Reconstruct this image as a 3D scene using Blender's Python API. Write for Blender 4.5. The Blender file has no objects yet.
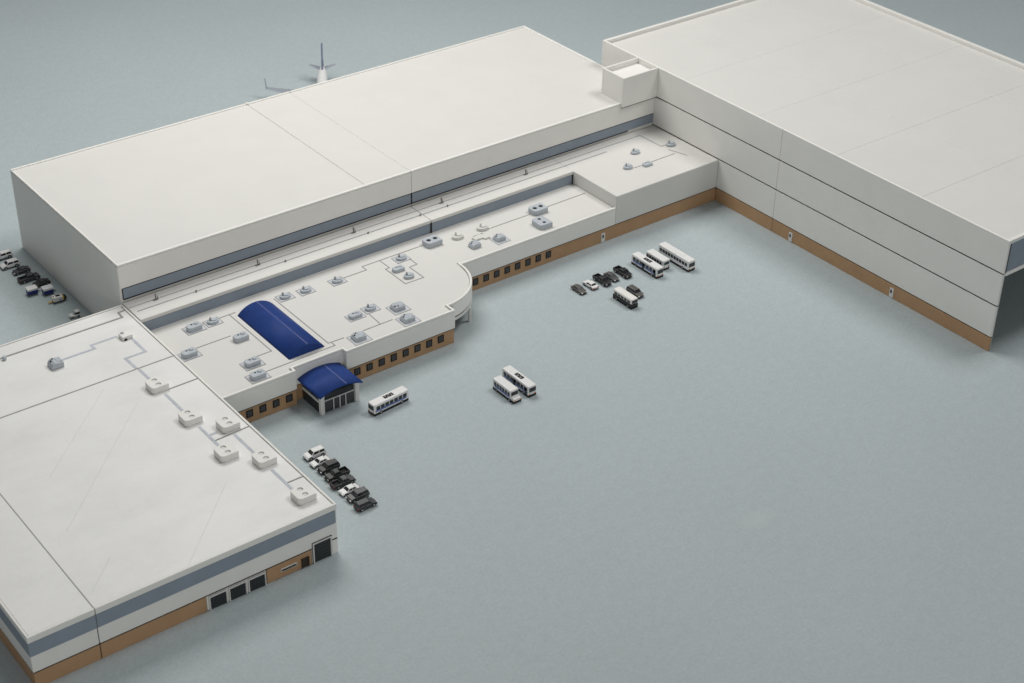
import bpy, bmesh, math, random
from mathutils import Vector, Matrix
random.seed(4)
C = bpy.context.scene.collection
SC = bpy.context.scene
R = math.radians

# ------------------------------------------------------------------ camera
cam = bpy.data.cameras.new("camera")
camo = bpy.data.objects.new("camera", cam)
C.objects.link(camo)
RW = [(0.7930077297400437, -0.6089833308792832, 0.016674629942373898),
      (-0.3184669632888879, -0.4377247912625879, -0.8408185300097035),
      (0.5193433679812383, 0.6614652748446421, -0.5410602150487567)]
CP = (-100.94433507, -98.1941823, 73.65868115)
camo.matrix_world = Matrix(((RW[0][0], -RW[1][0], -RW[2][0], CP[0]),
                            (RW[0][1], -RW[1][1], -RW[2][1], CP[1]),
                            (RW[0][2], -RW[1][2], -RW[2][2], CP[2]),
                            (0, 0, 0, 1)))
cam.sensor_width = 36.0
cam.lens = 36.0 * 1680.216 / 1024
cam.clip_start = 1.0
cam.clip_end = 3000
cam.dof.use_dof = True
cam.dof.focus_distance = 128
cam.dof.aperture_fstop = 0.24
SC.camera = camo

# ------------------------------------------------------------------ light
world = bpy.data.worlds.new("World")
SC.world = world
world.use_nodes = True
bg = world.node_tree.nodes["Background"]
bg.inputs[0].default_value = (0.95, 0.98, 1.0, 1)
bg.inputs[1].default_value = 0.145


def area(name, loc, target, sx, sy, power, col):
    d = bpy.data.lights.new(name, 'AREA')
    d.shape = 'RECTANGLE'; d.size = sx; d.size_y = sy
    d.energy = power; d.color = col
    o = bpy.data.objects.new(name, d)
    C.objects.link(o)
    o.location = loc
    o.rotation_euler = (Vector(target) - Vector(loc)).to_track_quat('-Z', 'Y').to_euler()
    return o


area("overhead_softbox_light", (-29, 41, 84), (-28, 17, 0), 56, 44, 54500, (1.0, 0.985, 0.95))  # soft key read from the shadows, an unseen overhead softbox
area("side_softbox_light", (50, -28, 150), (-18, -8, 0), 50, 50, 100000, (1.0, 0.985, 0.96))
area("front_fill_light", (-110, -155, 46), (-25, 0, 4), 80, 36, 40000, (1.0, 0.985, 0.95))  # unseen fill, added to brighten the walls on the camera side

SC.view_settings.view_transform = 'Standard'
SC.view_settings.look = 'None'
SC.view_settings.exposure = 0.0
SC.view_settings.gamma = 1.0


# ------------------------------------------------------------------ materials
def mat(name, col, rough=0.5, var=0.05, scale=1.5, bump=0.0, bscale=30, spec=0.35, metal=0.0, coat=0.0, dust_sheen=None):
    m = bpy.data.materials.new(name)
    m.use_nodes = True
    nt = m.node_tree; N = nt.nodes; L = nt.links
    b = N["Principled BSDF"]
    b.inputs["Roughness"].default_value = rough
    b.inputs["Specular IOR Level"].default_value = spec
    b.inputs["Metallic"].default_value = metal
    b.inputs["Coat Weight"].default_value = coat
    tc = N.new("ShaderNodeTexCoord")
    n = N.new("ShaderNodeTexNoise")
    n.inputs["Scale"].default_value = scale
    n.inputs["Detail"].default_value = 6
    n.inputs["Roughness"].default_value = 0.65
    L.new(tc.outputs["Object"], n.inputs["Vector"])
    mr = N.new("ShaderNodeMapRange")
    mr.inputs[1].default_value = 0.3; mr.inputs[2].default_value = 0.7
    mr.inputs[3].default_value = 1 - var; mr.inputs[4].default_value = 1 + var
    L.new(n.outputs["Fac"], mr.inputs[0])
    mx = N.new("ShaderNodeMix"); mx.data_type = 'RGBA'; mx.blend_type = 'MULTIPLY'
    mx.inputs[0].default_value = 1.0
    mx.inputs[6].default_value = (*col, 1)
    L.new(mr.outputs[0], mx.inputs[7])
    out = mx.outputs[2]
    if dust_sheen:
        # pale dust streaks and soft gloss sheen, both painted into the base colour
        mp = N.new("ShaderNodeMapping")
        mp.inputs["Rotation"].default_value = (0, 0, R(dust_sheen[1]))
        mp.inputs["Scale"].default_value = (0.12, 0.3, 1)
        L.new(tc.outputs["Object"], mp.inputs["Vector"])
        g = N.new("ShaderNodeTexNoise"); g.inputs["Scale"].default_value = 0.9
        g.inputs["Detail"].default_value = 9; g.inputs["Roughness"].default_value = 0.7
        L.new(mp.outputs[0], g.inputs["Vector"])
        cr = N.new("ShaderNodeValToRGB")
        cr.color_ramp.elements[0].position = 0.42; cr.color_ramp.elements[1].position = 0.68
        L.new(g.outputs["Fac"], cr.inputs[0])
        sc_ = N.new("ShaderNodeMath"); sc_.operation = 'MULTIPLY'; sc_.inputs[1].default_value = dust_sheen[0]
        L.new(cr.outputs[0], sc_.inputs[0])
        m2 = N.new("ShaderNodeMix"); m2.data_type = 'RGBA'
        L.new(sc_.outputs[0], m2.inputs[0]); L.new(out, m2.inputs[6])
        m2.inputs[7].default_value = (*dust_sheen[2], 1)
        out = m2.outputs[2]
    L.new(out, b.inputs["Base Color"])
    if bump:
        bn = N.new("ShaderNodeTexNoise"); bn.inputs["Scale"].default_value = bscale
        bn.inputs["Detail"].default_value = 4
        L.new(tc.outputs["Object"], bn.inputs["Vector"])
        bp = N.new("ShaderNodeBump"); bp.inputs["Strength"].default_value = bump
        bp.inputs["Distance"].default_value = 0.1
        L.new(bn.outputs["Fac"], bp.inputs["Height"])
        L.new(bp.outputs[0], b.inputs["Normal"])
    return m


M = dict(
    white=mat("white_plastic", (0.81, 0.80, 0.765), 0.5, 0.025, 0.35, 0.05, 9),  # wall light put into the colour: lighter than the roof white
    roof=mat("white_roof_plastic", (0.68, 0.67, 0.642), 0.55, 0.02, 0.25, 0.06, 7),
    dusty=mat("dusty_sheen_white_roof", (0.77, 0.77, 0.755), 0.42, 0.05, 0.22, 0.08, 6, dust_sheen=(0.7, 28, (0.84, 0.84, 0.83))),
    tan=mat("tan_paint", (0.445, 0.275, 0.152), 0.6, 0.06, 0.9, 0.05, 12),
    line=mat("dark_panel_line", (0.014, 0.014, 0.015), 0.8, 0.1),
    band=mat("blue_grey_band", (0.255, 0.302, 0.36), 0.55, 0.05, 0.8, 0.05, 10),
    conduit=mat("grey_conduit", (0.38, 0.385, 0.395), 0.6, 0.12, 2.5),
    thinline=mat("thin_grey_pipe", (0.33, 0.325, 0.315), 0.6, 0.15, 2.5),
    duct=mat("pale_grey_duct", (0.49, 0.52, 0.57), 0.6, 0.12, 1.6),
    unit=mat("grey_unit_plastic", (0.46, 0.50, 0.54), 0.5, 0.06, 3, 0.08, 14),
    pad=mat("pale_pad", (0.56, 0.58, 0.61), 0.6, 0.08, 3),
    hole=mat("black_vent_hole", (0.012, 0.012, 0.013), 0.8, 0.1),
    blue=mat("blue_gloss_plastic", (0.012, 0.043, 0.20), 0.6, 0.12, 1.2, 0.05, 6, spec=0.2),
    glint=mat("pale_blue_glint", (0.055, 0.08, 0.25), 0.4, 0.15, 2),  # painted highlight for the blue vaults
    faint=mat("faint_grey_mark", (0.64, 0.64, 0.63), 0.6, 0.1),
    glass=mat("dark_window_glass", (0.02, 0.022, 0.026), 0.22, 0.2, 4, spec=0.5),
    pane=mat("smoky_pane", (0.05, 0.052, 0.055), 0.35, 0.2, 5, spec=0.5),
    darkdoor=mat("black_door_paint", (0.03, 0.034, 0.038), 0.5, 0.15, 3),
    browndoor=mat("dark_brown_door", (0.05, 0.035, 0.025), 0.6, 0.15, 3),
    trim=mat("white_trim_paint", (0.68, 0.68, 0.66), 0.5, 0.04, 2),
    pole=mat("brown_grey_metal", (0.20, 0.185, 0.17), 0.5, 0.1, 3),
    tyre=mat("tyre_rubber", (0.015, 0.015, 0.016), 0.8, 0.1),
    rim=mat("wheel_rim_paint", (0.35, 0.35, 0.36), 0.4, 0.1),
    c_white=mat("white_car_paint", (0.77, 0.77, 0.765), 0.35, 0.04, 4, spec=0.5),
    c_black=mat("black_car_paint", (0.016, 0.016, 0.017), 0.38, 0.15, 4, spec=0.5),
    c_grey=mat("grey_car_paint", (0.085, 0.085, 0.088), 0.4, 0.1, 4, spec=0.5),
    c_dgrey=mat("dark_grey_car_paint", (0.045, 0.046, 0.05), 0.4, 0.1, 4, spec=0.5),
    c_brown=mat("warm_grey_car_paint", (0.105, 0.098, 0.09), 0.4, 0.1, 4, spec=0.5),
    busblue=mat("blue_bus_stripe", (0.11, 0.17, 0.43), 0.4, 0.1, 4),
    red=mat("red_tail_light", (0.45, 0.02, 0.015), 0.35, 0.1, 4),
    orange=mat("orange_marker_light", (0.65, 0.22, 0.05), 0.4, 0.1, 4),
    lamp=mat("clear_head_light", (0.75, 0.75, 0.72), 0.25, 0.05, 4, spec=0.6),
    navy=mat("navy_paint", (0.022, 0.03, 0.17), 0.45, 0.1, 3),
    finblue=mat("slate_blue_fin_paint", (0.13, 0.16, 0.25), 0.4, 0.08, 2),
    yellow=mat("yellow_paint", (0.65, 0.40, 0.03), 0.5, 0.1, 3),
    cream=mat("cream_bus_paint", (0.80, 0.785, 0.75), 0.4, 0.04, 3),
    planegrey=mat("aircraft_grey_paint", (0.30, 0.33, 0.37), 0.4, 0.06, 2),
    planewhite=mat("aircraft_white_paint", (0.74, 0.74, 0.74), 0.35, 0.03, 2, spec=0.5),
)


def ground_material():
    m = bpy.data.materials.new("painted_blue_grey_board")
    m.use_nodes = True
    nt = m.node_tree; N = nt.nodes; L = nt.links
    b = N["Principled BSDF"]
    b.inputs["Roughness"].default_value = 0.62
    b.inputs["Specular IOR Level"].default_value = 0.3
    tc = N.new("ShaderNodeTexCoord")
    base = None
    for sc, det, lo, hi in ((0.035, 3, 0.97, 1.03), (1.3, 5, 0.97, 1.03), (4.5, 2, 0.95, 1.05)):
        n = N.new("ShaderNodeTexNoise"); n.inputs["Scale"].default_value = sc
        n.inputs["Detail"].default_value = det; n.inputs["Roughness"].default_value = 0.6
        L.new(tc.outputs["Object"], n.inputs["Vector"])
        mr = N.new("ShaderNodeMapRange")
        mr.inputs[1].default_value = 0.3; mr.inputs[2].default_value = 0.7
        mr.inputs[3].default_value = lo; mr.inputs[4].default_value = hi
        L.new(n.outputs["Fac"], mr.inputs[0])
        mx = N.new("ShaderNodeMix"); mx.data_type = 'RGBA'; mx.blend_type = 'MULTIPLY'
        mx.inputs[0].default_value = 1.0
        if base is None:
            mx.inputs[6].default_value = (0.420, 0.479, 0.495, 1)
        else:
            L.new(base, mx.inputs[6])
        L.new(mr.outputs[0], mx.inputs[7])
        base = mx.outputs[2]
    # a pale scuff rubbed into the paint of the open apron
    mp = N.new("ShaderNodeMapping"); mp.vector_type = 'POINT'
    mp.inputs["Location"].default_value = (30.35 * 0.55, 36.40 * 0.9, 0)
    mp.inputs["Scale"].default_value = (0.55, 0.9, 0.5)
    L.new(tc.outputs["Object"], mp.inputs["Vector"])
    gr = N.new("ShaderNodeTexGradient"); gr.gradient_type = 'SPHERICAL'
    L.new(mp.outputs[0], gr.inputs["Vector"])
    sn = N.new("ShaderNodeTexNoise"); sn.inputs["Scale"].default_value = 1.6; sn.inputs["Detail"].default_value = 6
    L.new(tc.outputs["Object"], sn.inputs["Vector"])
    mm = N.new("ShaderNodeMath"); mm.operation = 'MULTIPLY'
    L.new(gr.outputs["Fac"], mm.inputs[0]); L.new(sn.outputs["Fac"], mm.inputs[1])
    mx = N.new("ShaderNodeMix"); mx.data_type = 'RGBA'
    L.new(mm.outputs[0], mx.inputs[0]); L.new(base, mx.inputs[6]); mx.inputs[7].default_value = (0.50, 0.53, 0.54, 1)
    base = mx.outputs[2]
    L.new(base, b.inputs["Base Color"])
    n1 = N.new("ShaderNodeTexNoise"); n1.inputs["Scale"].default_value = 3.2; n1.inputs["Detail"].default_value = 5
    L.new(tc.outputs["Object"], n1.inputs["Vector"])
    bp = N.new("ShaderNodeBump"); bp.inputs["Strength"].default_value = 0.28; bp.inputs["Distance"].default_value = 0.12
    L.new(n1.outputs["Fac"], bp.inputs["Height"])
    L.new(bp.outputs[0], b.inputs["Normal"])
    return m


# ------------------------------------------------------------------ mesh helpers
def box(bm, x0, x1, y0, y1, z0, z1, T=None):
    vs = [bm.verts.new((x, y, z)) for x in (x0, x1) for y in (y0, y1) for z in (z0, z1)]
    for f in ((0, 1, 3, 2), (4, 6, 7, 5), (0, 4, 5, 1), (2, 3, 7, 6), (0, 2, 6, 4), (1, 5, 7, 3)):
        bm.faces.new([vs[i] for i in f])
    if T:
        bmesh.ops.transform(bm, matrix=T, verts=vs)
    return vs


def prism(bm, pts, z0, z1, T=None):
    lo = [bm.verts.new((x, y, z0)) for x, y in pts]
    hi = [bm.verts.new((x, y, z1)) for x, y in pts]
    n = len(pts)
    bm.faces.new(lo[::-1]); bm.faces.new(hi)
    for i in range(n):
        j = (i + 1) % n
        bm.faces.new((lo[i], lo[j], hi[j], hi[i]))
    if T:
        bmesh.ops.transform(bm, matrix=T, verts=lo + hi)


def ribbon(bm, pts, w, z, h):
    """a raised mitred strip following a polyline"""
    P = [Vector((x, y)) for x, y in pts]
    n = len(P); L_ = []; R_ = []
    for i in range(n):
        d0 = (P[i] - P[i - 1]).normalized() if i else None
        d1 = (P[i + 1] - P[i]).normalized() if i < n - 1 else None
        if d0 is None: d0 = d1
        if d1 is None: d1 = d0
        n0 = Vector((-d0.y, d0.x)); n1 = Vector((-d1.y, d1.x))
        m_ = (n0 + n1).normalized()
        k = w / 2 / max(0.35, m_.dot(n0))
        L_.append(P[i] + m_ * k); R_.append(P[i] - m_ * k)
    ring = L_ + R_[::-1]
    prism(bm, [(v.x, v.y) for v in ring], z, z + h)


def frame_ring(bm, x0, x1, y0, y1, w, z, h):
    """four butted bars round a rectangle lying flat"""
    box(bm, x0, x1, y0, y0 + w, z, z + h); box(bm, x0, x1, y1 - w, y1, z, z + h)
    box(bm, x0, x0 + w, y0 + w, y1 - w, z, z + h); box(bm, x1 - w, x1, y0 + w, y1 - w, z, z + h)


def cyl(bm, x, y, z0, z1, r, n=14, axis='z', r2=None):
    r2 = r if r2 is None else r2
    def P(a, rr, t):
        c, s = math.cos(a) * rr, math.sin(a) * rr
        if axis == 'z': return (x + c, y + s, t)
        return None
    lo = [bm.verts.new(P(2 * math.pi * i / n, r, z0)) for i in range(n)]
    hi = [bm.verts.new(P(2 * math.pi * i / n, r2, z1)) for i in range(n)]
    bm.faces.new(lo[::-1]); bm.faces.new(hi)
    for i in range(n):
        j = (i + 1) % n
        bm.faces.new((lo[i], lo[j], hi[j], hi[i]))


def profile_y(bm, prof, y0, y1, n_in=None):
    """side profile (x, z) extruded across the width"""
    a = [bm.verts.new((x, y0, z)) for x, z in prof]
    b = [bm.verts.new((x, y1, z)) for x, z in prof]
    n = len(prof)
    bm.faces.new(a); bm.faces.new(b[::-1])
    for i in range(n):
        j = (i + 1) % n
        bm.faces.new((a[j], a[i], b[i], b[j]))


def obj(name, bm, material, parent=None, bevel=0.0, seg=2, smooth=False):
    bmesh.ops.recalc_face_normals(bm, faces=bm.faces)
    me = bpy.data.meshes.new(name)
    bm.to_mesh(me); bm.free()
    o = bpy.data.objects.new(name, me)
    C.objects.link(o)
    me.materials.append(M[material] if isinstance(material, str) else material)
    if parent:
        o.parent = parent
    if smooth:
        for p in me.polygons: p.use_smooth = True
    if bevel:
        md = o.modifiers.new("bevel", 'BEVEL')
        md.width = bevel; md.segments = seg; md.limit_method = 'ANGLE'; md.angle_limit = R(35)
    return o


def one(name, material, parent, *b, bevel=0.0, seg=2):
    bm = bmesh.new(); box(bm, *b)
    return obj(name, bm, material, parent, bevel, seg)


def thing(name, label, cat, loc=(0, 0, 0), rz=0, group=None):
    o = bpy.data.objects.new(name, None)
    C.objects.link(o)
    o.location = loc; o.rotation_euler = (0, 0, rz)
    o.empty_display_size = 0.5
    o["label"] = label; o["category"] = cat
    if group: o["group"] = group
    return o


def copy_tree(o, parent=None):
    c = o.copy(); C.objects.link(c); c.parent = parent
    for ch in o.children:
        copy_tree(ch, c)
    return c


# ------------------------------------------------------------------ ground
bm = bmesh.new()
vs = [bm.verts.new(p) for p in ((-260, -200, 0), (260, -200, 0), (260, 320, 0), (-260, 320, 0))]
bm.faces.new(vs)
g = obj("ground", bm, ground_material())
g["kind"] = "structure"


# ------------------------------------------------------------------ roof-top equipment
def rounded_plan(x0, x1, y0, y1, rl, rr=0.06, n=5):
    """plan outline with big rounded corners on the -x side"""
    pts = []
    for cx, cy, r, a0 in ((x1 - rr, y1 - rr, rr, 0), (x0 + rl, y1 - rl, rl, 90), (x0 + rl, y0 + rl, rl, 180), (x1 - rr, y0 + rr, rr, 270)):
        for i in range(n + 1):
            a = R(a0 + 90 * i / n)
            pts.append((cx + r * math.cos(a), cy + r * math.sin(a)))
    return pts


def cup(bm, x, y, z, r, n=16):
    """rim-to-floor recess: a shallow dish standing in a hole is drawn as ring plus floor"""
    top = [bm.verts.new((x + r * math.cos(2 * math.pi * i / n), y + r * math.sin(2 * math.pi * i / n), z)) for i in range(n)]
    bm.faces.new(top)


def twin_fan_unit(parent, x, y, z, w, d, h, material, floor_mat, along='y', rl=0.3):
    """rounded box with two sunk round fans"""
    bm = bmesh.new()
    prism(bm, rounded_plan(-w / 2, w / 2, -d / 2, d / 2, rl), 0, h)
    o = obj("rooftop_unit", bm, material, parent, 0.05, 2)
    o.location = (x, y, z)
    # cut the fan wells with real geometry
    bm = bmesh.new()
    o2 = d * 0.235 if along == 'y' else w * 0.22
    for s in (-1, 1):
        px, py = (0, s * o2) if along == 'y' else (s * o2, 0)
        cyl(bm, px, py, h - 0.10, h + 0.2, 0.21 if w > 1.3 else 0.16, 18)
    bmesh.ops.recalc_face_normals(bm, faces=bm.faces)
    me = bpy.data.meshes.new("fan_cutter"); bm.to_mesh(me); bm.free()
    cut = bpy.data.objects.new("fan_cutter", me); C.objects.link(cut); cut.parent = o
    md = o.modifiers.new("wells", 'BOOLEAN'); md.object = cut; md.solver = 'EXACT'
    bpy.context.view_layer.update()
    dg = bpy.context.evaluated_depsgraph_get()
    me2 = bpy.data.meshes.new_from_object(o.evaluated_get(dg))
    o.modifiers.clear()
    old = o.data; o.data = me2
    bpy.data.objects.remove(cut); bpy.data.meshes.remove(me)
    for s in (-1, 1):
        px, py = (0, s * o2) if along == 'y' else (s * o2, 0)
        bm = bmesh.new(); cyl(bm, px, py, h - 0.095, h - 0.075, 0.185 if w > 1.3 else 0.15, 16)
        obj("fan", bm, floor_mat, o)
    return o


def pad(o, w, d, z0=0.0, dark=False, dx=0.0, dy=0.0):
    bm = bmesh.new(); box(bm, dx - w / 2 + 0.05, dx + w / 2 - 0.05, dy - d / 2 + 0.05, dy + d / 2 - 0.05, z0, z0 + 0.025)
    obj("pad", bm, "pad", o)
    bm = bmesh.new(); frame_ring(bm, dx - w / 2, dx + w / 2, dy - d / 2, dy + d / 2, 0.055, z0, 0.04)
    obj("pad_edge", bm, "conduit", o)


def hump_unit(parent, x, y, z, with_pad=True, material="unit"):
    """long box with a rounded end, a raised cowl and one vent hole"""
    bm = bmesh.new()
    prism(bm, rounded_plan(-0.62, 0.55, -0.36, 0.36, 0.24), 0.0, 0.40)
    o = obj("rooftop_unit", bm, material, parent, 0.05, 2)
    o.location = (x, y, z)
    bm = bmesh.new(); cyl(bm, 0.22, 0.10, 0.38, 0.50, 0.21, 14, r2=0.17)
    obj("cowl", bm, material, o, 0.02, 1)
    bm = bmesh.new(); cyl(bm, -0.16, 0.12, 0.385, 0.408, 0.085, 12)
    obj("vent_hole", bm, "hole", o)
    bm = bmesh.new(); cyl(bm, 0.66, 0.22, 0.0, 0.16, 0.05, 8)
    obj("pipe_stub", bm, "hole", o)
    if with_pad: pad(o, 1.65, 1.2)
    return o


def cube_unit(parent, x, y, z, with_pad=True, flip=1):
    """squarish box with a sloped shoulder and dark vent holes on top"""
    bm = bmesh.new()
    prof = [(-0.50, 0.0), (0.50, 0.0), (0.50, 0.40), (-0.18, 0.50), (-0.38, 0.40), (-0.50, 0.18)]
    profile_y(bm, prof, -0.42, 0.42)
    o = obj("rooftop_unit", bm, "unit", parent, 0.06, 2)
    o.location = (x, y, z)
    o.scale = (1, 1, 0.85)
    for k, (px, py) in enumerate(((-0.30, 0.1 * flip), (-0.12, 0.24 * flip))):
        bm = bmesh.new(); cyl(bm, px, py, 0.36, 0.475 + 0.045 * k, 0.075, 10)
        obj("vent_hole", bm, "hole", o)
    bm = bmesh.new(); box(bm, 0.02, 0.44, -0.30, 0.30, 0.42, 0.49)
    obj("cowl", bm, "unit", o, 0.03, 1)
    if with_pad: pad(o, 1.55, 1.45, dx=0.05, dy=-0.05)
    return o


def fin_unit(parent, x, y, z, with_pad=True, material="unit", s=1.0):
    """low oval tray carrying an upright fan blade"""
    bm = bmesh.new()
    pts = [(0.48 * s * math.cos(2 * math.pi * i / 18), 0.36 * s * math.sin(2 * math.pi * i / 18)) for i in range(18)]
    prism(bm, pts, 0.0, 0.24 * s)
    o = obj("rooftop_unit", bm, material, parent, 0.05, 2)
    o.location = (x, y, z)
    bm = bmesh.new(); pts2 = [(0.27 * s * math.cos(2 * math.pi * i / 14) + 0.08, 0.22 * s * math.sin(2 * math.pi * i / 14)) for i in range(14)]
    prism(bm, pts2, 0.22 * s, 0.32 * s)
    obj("cowl", bm, material, o, 0.02, 1)
    bm = bmesh.new()
    profile_y(bm, [(-0.30, 0.2), (-0.08, 0.2), (-0.12, 0.50 * s), (-0.22, 0.52 * s)], 0.02, 0.10)
    obj("fan_blade", bm, "conduit" if material == "unit" else material, o)
    if with_pad: pad(o, 1.35, 1.05)
    return o


def conduit(parent, pts, w, z, h, material="thinline", name="conduit"):
    bm = bmesh.new(); ribbon(bm, pts, w, z, h)
    return obj(name, bm, material, parent)


# ------------------------------------------------------------------ long hangar behind
HX0, HX1, HY0, HY1, HH = -55.74, 0.0, 9.13, 29.3, 7.64
hangar = thing("hangar", "long low white hangar with a flat two-panel roof and blue-grey strip, behind the terminal", "building", (-28, 19, 0))
def hb(*a): return [a[0] + 28, a[1] + 28, a[2] - 19, a[3] - 19, a[4], a[5]]
bm = bmesh.new()
for x0, x1 in ((HX0, -28.09), (-28.05, HX1 - 0.02)):
    box(bm, *hb(x0, x1, HY0 + 0.10, HY1, 0, 7.45))
    box(bm, *hb(x0, x1, HY0, HY0 + 0.097, 5.48, 7.45))
obj("wall", bm, "white", hangar, 0.05, 2)
bm = bmesh.new(); box(bm, *hb(HX0 + 0.2, HX1 - 0.07, HY0 + 0.05, HY0 + 0.098, 5.403, 5.479))
obj("shadow_gap", bm, "line", hangar)
# raised edge round the roof, split where the two halves meet
bm = bmesh.new()
for x0, x1, left in ((HX0, -28.09, True), (-28.05, HX1 - 0.02, False)):
    box(bm, *hb(x0, x1, HY0 + 0.003, HY0 + 0.28, 7.452, HH)); box(bm, *hb(x0, x1, HY1 - 0.2, HY1 - 0.003, 7.452, HH + 0.04))
    if left: box(bm, *hb(x0 + 0.003, x0 + 0.16, HY0 + 0.283, HY1 - 0.203, 7.452, HH))
    else: box(bm, *hb(x1 - 0.3, x1 - 0.003, HY0 + 0.283, HY1 - 0.203, 7.452, HH))
obj("parapet", bm, "white", hangar, 0.07, 3)
bm = bmesh.new()
for x0, x1 in ((HX0 + 0.165, -32.665), (-32.635, -28.078), (-28.066, HX1 - 0.325)):
    box(bm, *hb(x0, x1, HY0 + 0.285, HY1 - 0.205, 7.455, 7.56))
obj("roof", bm, "roof", hangar, 0.015, 1)
bm = bmesh.new(); box(bm, *hb(-32.75, -32.55, HY1 - 0.3, HY1 + 0.02, 7.5, 7.74))
obj("roof_clip", bm, "white", hangar, 0.03, 1)
bm = bmesh.new()
for x0, x1 in ((HX0 + 0.25, -28.13), (-28.0, HX1 - 0.06)):
    box(bm, *hb(x0, x1, HY0 + 0.04, HY0 + 0.098, 4.52, 5.40))
obj("window_strip", bm, "band", hangar)
bm = bmesh.new()
bm.free()
for b6 in ((HX0 + 0.22, -3.2, HY0 + 0.02, HY0 + 0.098, 4.42, 4.515), (-28.13, -28.0, HY0 + 0.03, HY0 + 0.097, 4.52, 5.40), (HX0 + 0.18, HX0 + 0.245, HY0 + 0.03, HY0 + 0.097, 4.52, 5.40)):
    one("strip_edge", "line", hangar, *hb(*b6))

# ------------------------------------------------------------------ tall hangar on the far right
RX1, RY0, RY1, RH = 29.2, -32.0, 17.1, 10.19
tall = thing("tall_hangar", "tallest white hangar with three stacked wall panels and tan base, beyond the coach", "building", (14, -8, 0))
def tb(x0, x1, y0, y1, z0, z1): return [x0 - 14, x1 - 14, y0 + 8, y1 + 8, z0, z1]
SEAM = -7.36
bm = bmesh.new()
for y0, y1 in ((RY0, SEAM - 0.02), (SEAM + 0.02, RY1 - 0.35)):
    for z0, z1 in ((1.37, 4.17), (4.31, 7.12)):
        box(bm, *tb(0, 0.22, y0, y1, z0, z1))
    box(bm, *tb(0, 0.22, y0, y1, 7.26, RH))
obj("wall", bm, "white", tall, 0.02, 2)
for y0, y1 in ((RY0, SEAM - 0.02), (SEAM + 0.02, RY1 - 0.35)):
    one("base_course", "tan", tall, *tb(0.02, 0.22, y0, y1, 0, 1.26), bevel=0.03)
bm = bmesh.new(); box(bm, *tb(0.10, 0.40, RY0 + 0.12, RY1 - 0.4, 0, 9.7))
obj("inner_frame", bm, "line", tall)
one("bounce_panel", "white", tall, *tb(0.403, 0.46, RY0 + 0.13, RY1 - 0.41, 0, 9.15))  # white panel added to bounce light inside the open mouth
bm = bmesh.new()
box(bm, *tb(0, RX1, RY1 - 0.345, RY1, 0, RH)); box(bm, *tb(RX1 - 0.4, RX1, RY0, RY1 - 0.348, 0, RH))
obj("rear_wall", bm, "white", tall, 0.05, 2)
bm = bmesh.new()
xs = [0.225, 10.45, 21.35, RX1 - 0.405]; ys = [RY0 + 0.38, -22.55, -13.15, -3.6, 6.1, RY1 - 0.35]
for i in range(3):
    for j in range(5):
        box(bm, *tb(xs[i] + 0.006, xs[i + 1] - 0.006, ys[j] + 0.005, ys[j + 1] - 0.005, 9.4, 9.82))
obj("roof", bm, "roof", tall, 0.02, 1)
bm = bmesh.new(); box(bm, *tb(0.41, RX1 - 0.42, RY0 + 0.42, RY1 - 0.4, 9.2, 9.398))
obj("roof_underside", bm, "white", tall)
# open mouth with a deep lintel
bm = bmesh.new()
box(bm, *tb(0.225, RX1 - 0.405, RY0 + 0.02, RY0 + 0.36, 9.86, RH)); box(bm, *tb(0.225, RX1 - 0.405, RY0 - 0.12, RY0 + 0.36, 7.02, 7.22))
obj("lintel", bm, "white", tall, 0.05, 2)
bm = bmesh.new(); box(bm, *tb(0.42, RX1 - 0.42, RY0 + 0.10, RY0 + 0.34, 7.225, 9.855))
obj("lintel_strip", bm, "band", tall)
bm = bmesh.new(); box(bm, *tb(0.226, 0.40, RY0 + 0.04, RY0 + 0.34, 7.225, 9.855))
obj("strip_edge", bm, "line", tall)
# stair-head box over the inner corner
bm = bmesh.new()
box(bm, *tb(-4.3, -0.003, 8.93, 9.13, 7.225, RH)); box(bm, *tb(-4.3, -0.003, 11.8, 12.0, 7.66, RH))
box(bm, *tb(-4.3, -4.1, 9.133, 11.797, 7.2, RH)); box(bm, *tb(-4.097, -0.003, 9.133, 11.797, 9.0, 9.68))
obj("corner_box", bm, "white", tall, 0.04, 2)
bm = bmesh.new(); box(bm, *tb(-4.26, -0.005, 8.98, 9.12, 7.15, 7.222))
obj("shadow_gap", bm, "line", tall)

# service doors on the tan base
def service_door(parent, T):
    bm = bmesh.new(); box(bm, -0.22, 0.22, -0.05, 0.0, 0.05, 0.95, T)
    d = obj("service_door", bm, "trim", parent, 0.02, 1)
    bm = bmesh.new(); box(bm, -0.12, 0.05, -0.058, -0.04, 0.48, 0.78, T)
    obj("pane", bm, "hole", d)
for yy in (-9.71, -21.64):
    service_door(tall, Matrix.Translation((0.02 - 14, yy + 8, 0)) @ Matrix.Rotation(R(-90), 4, 'Z'))

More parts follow.
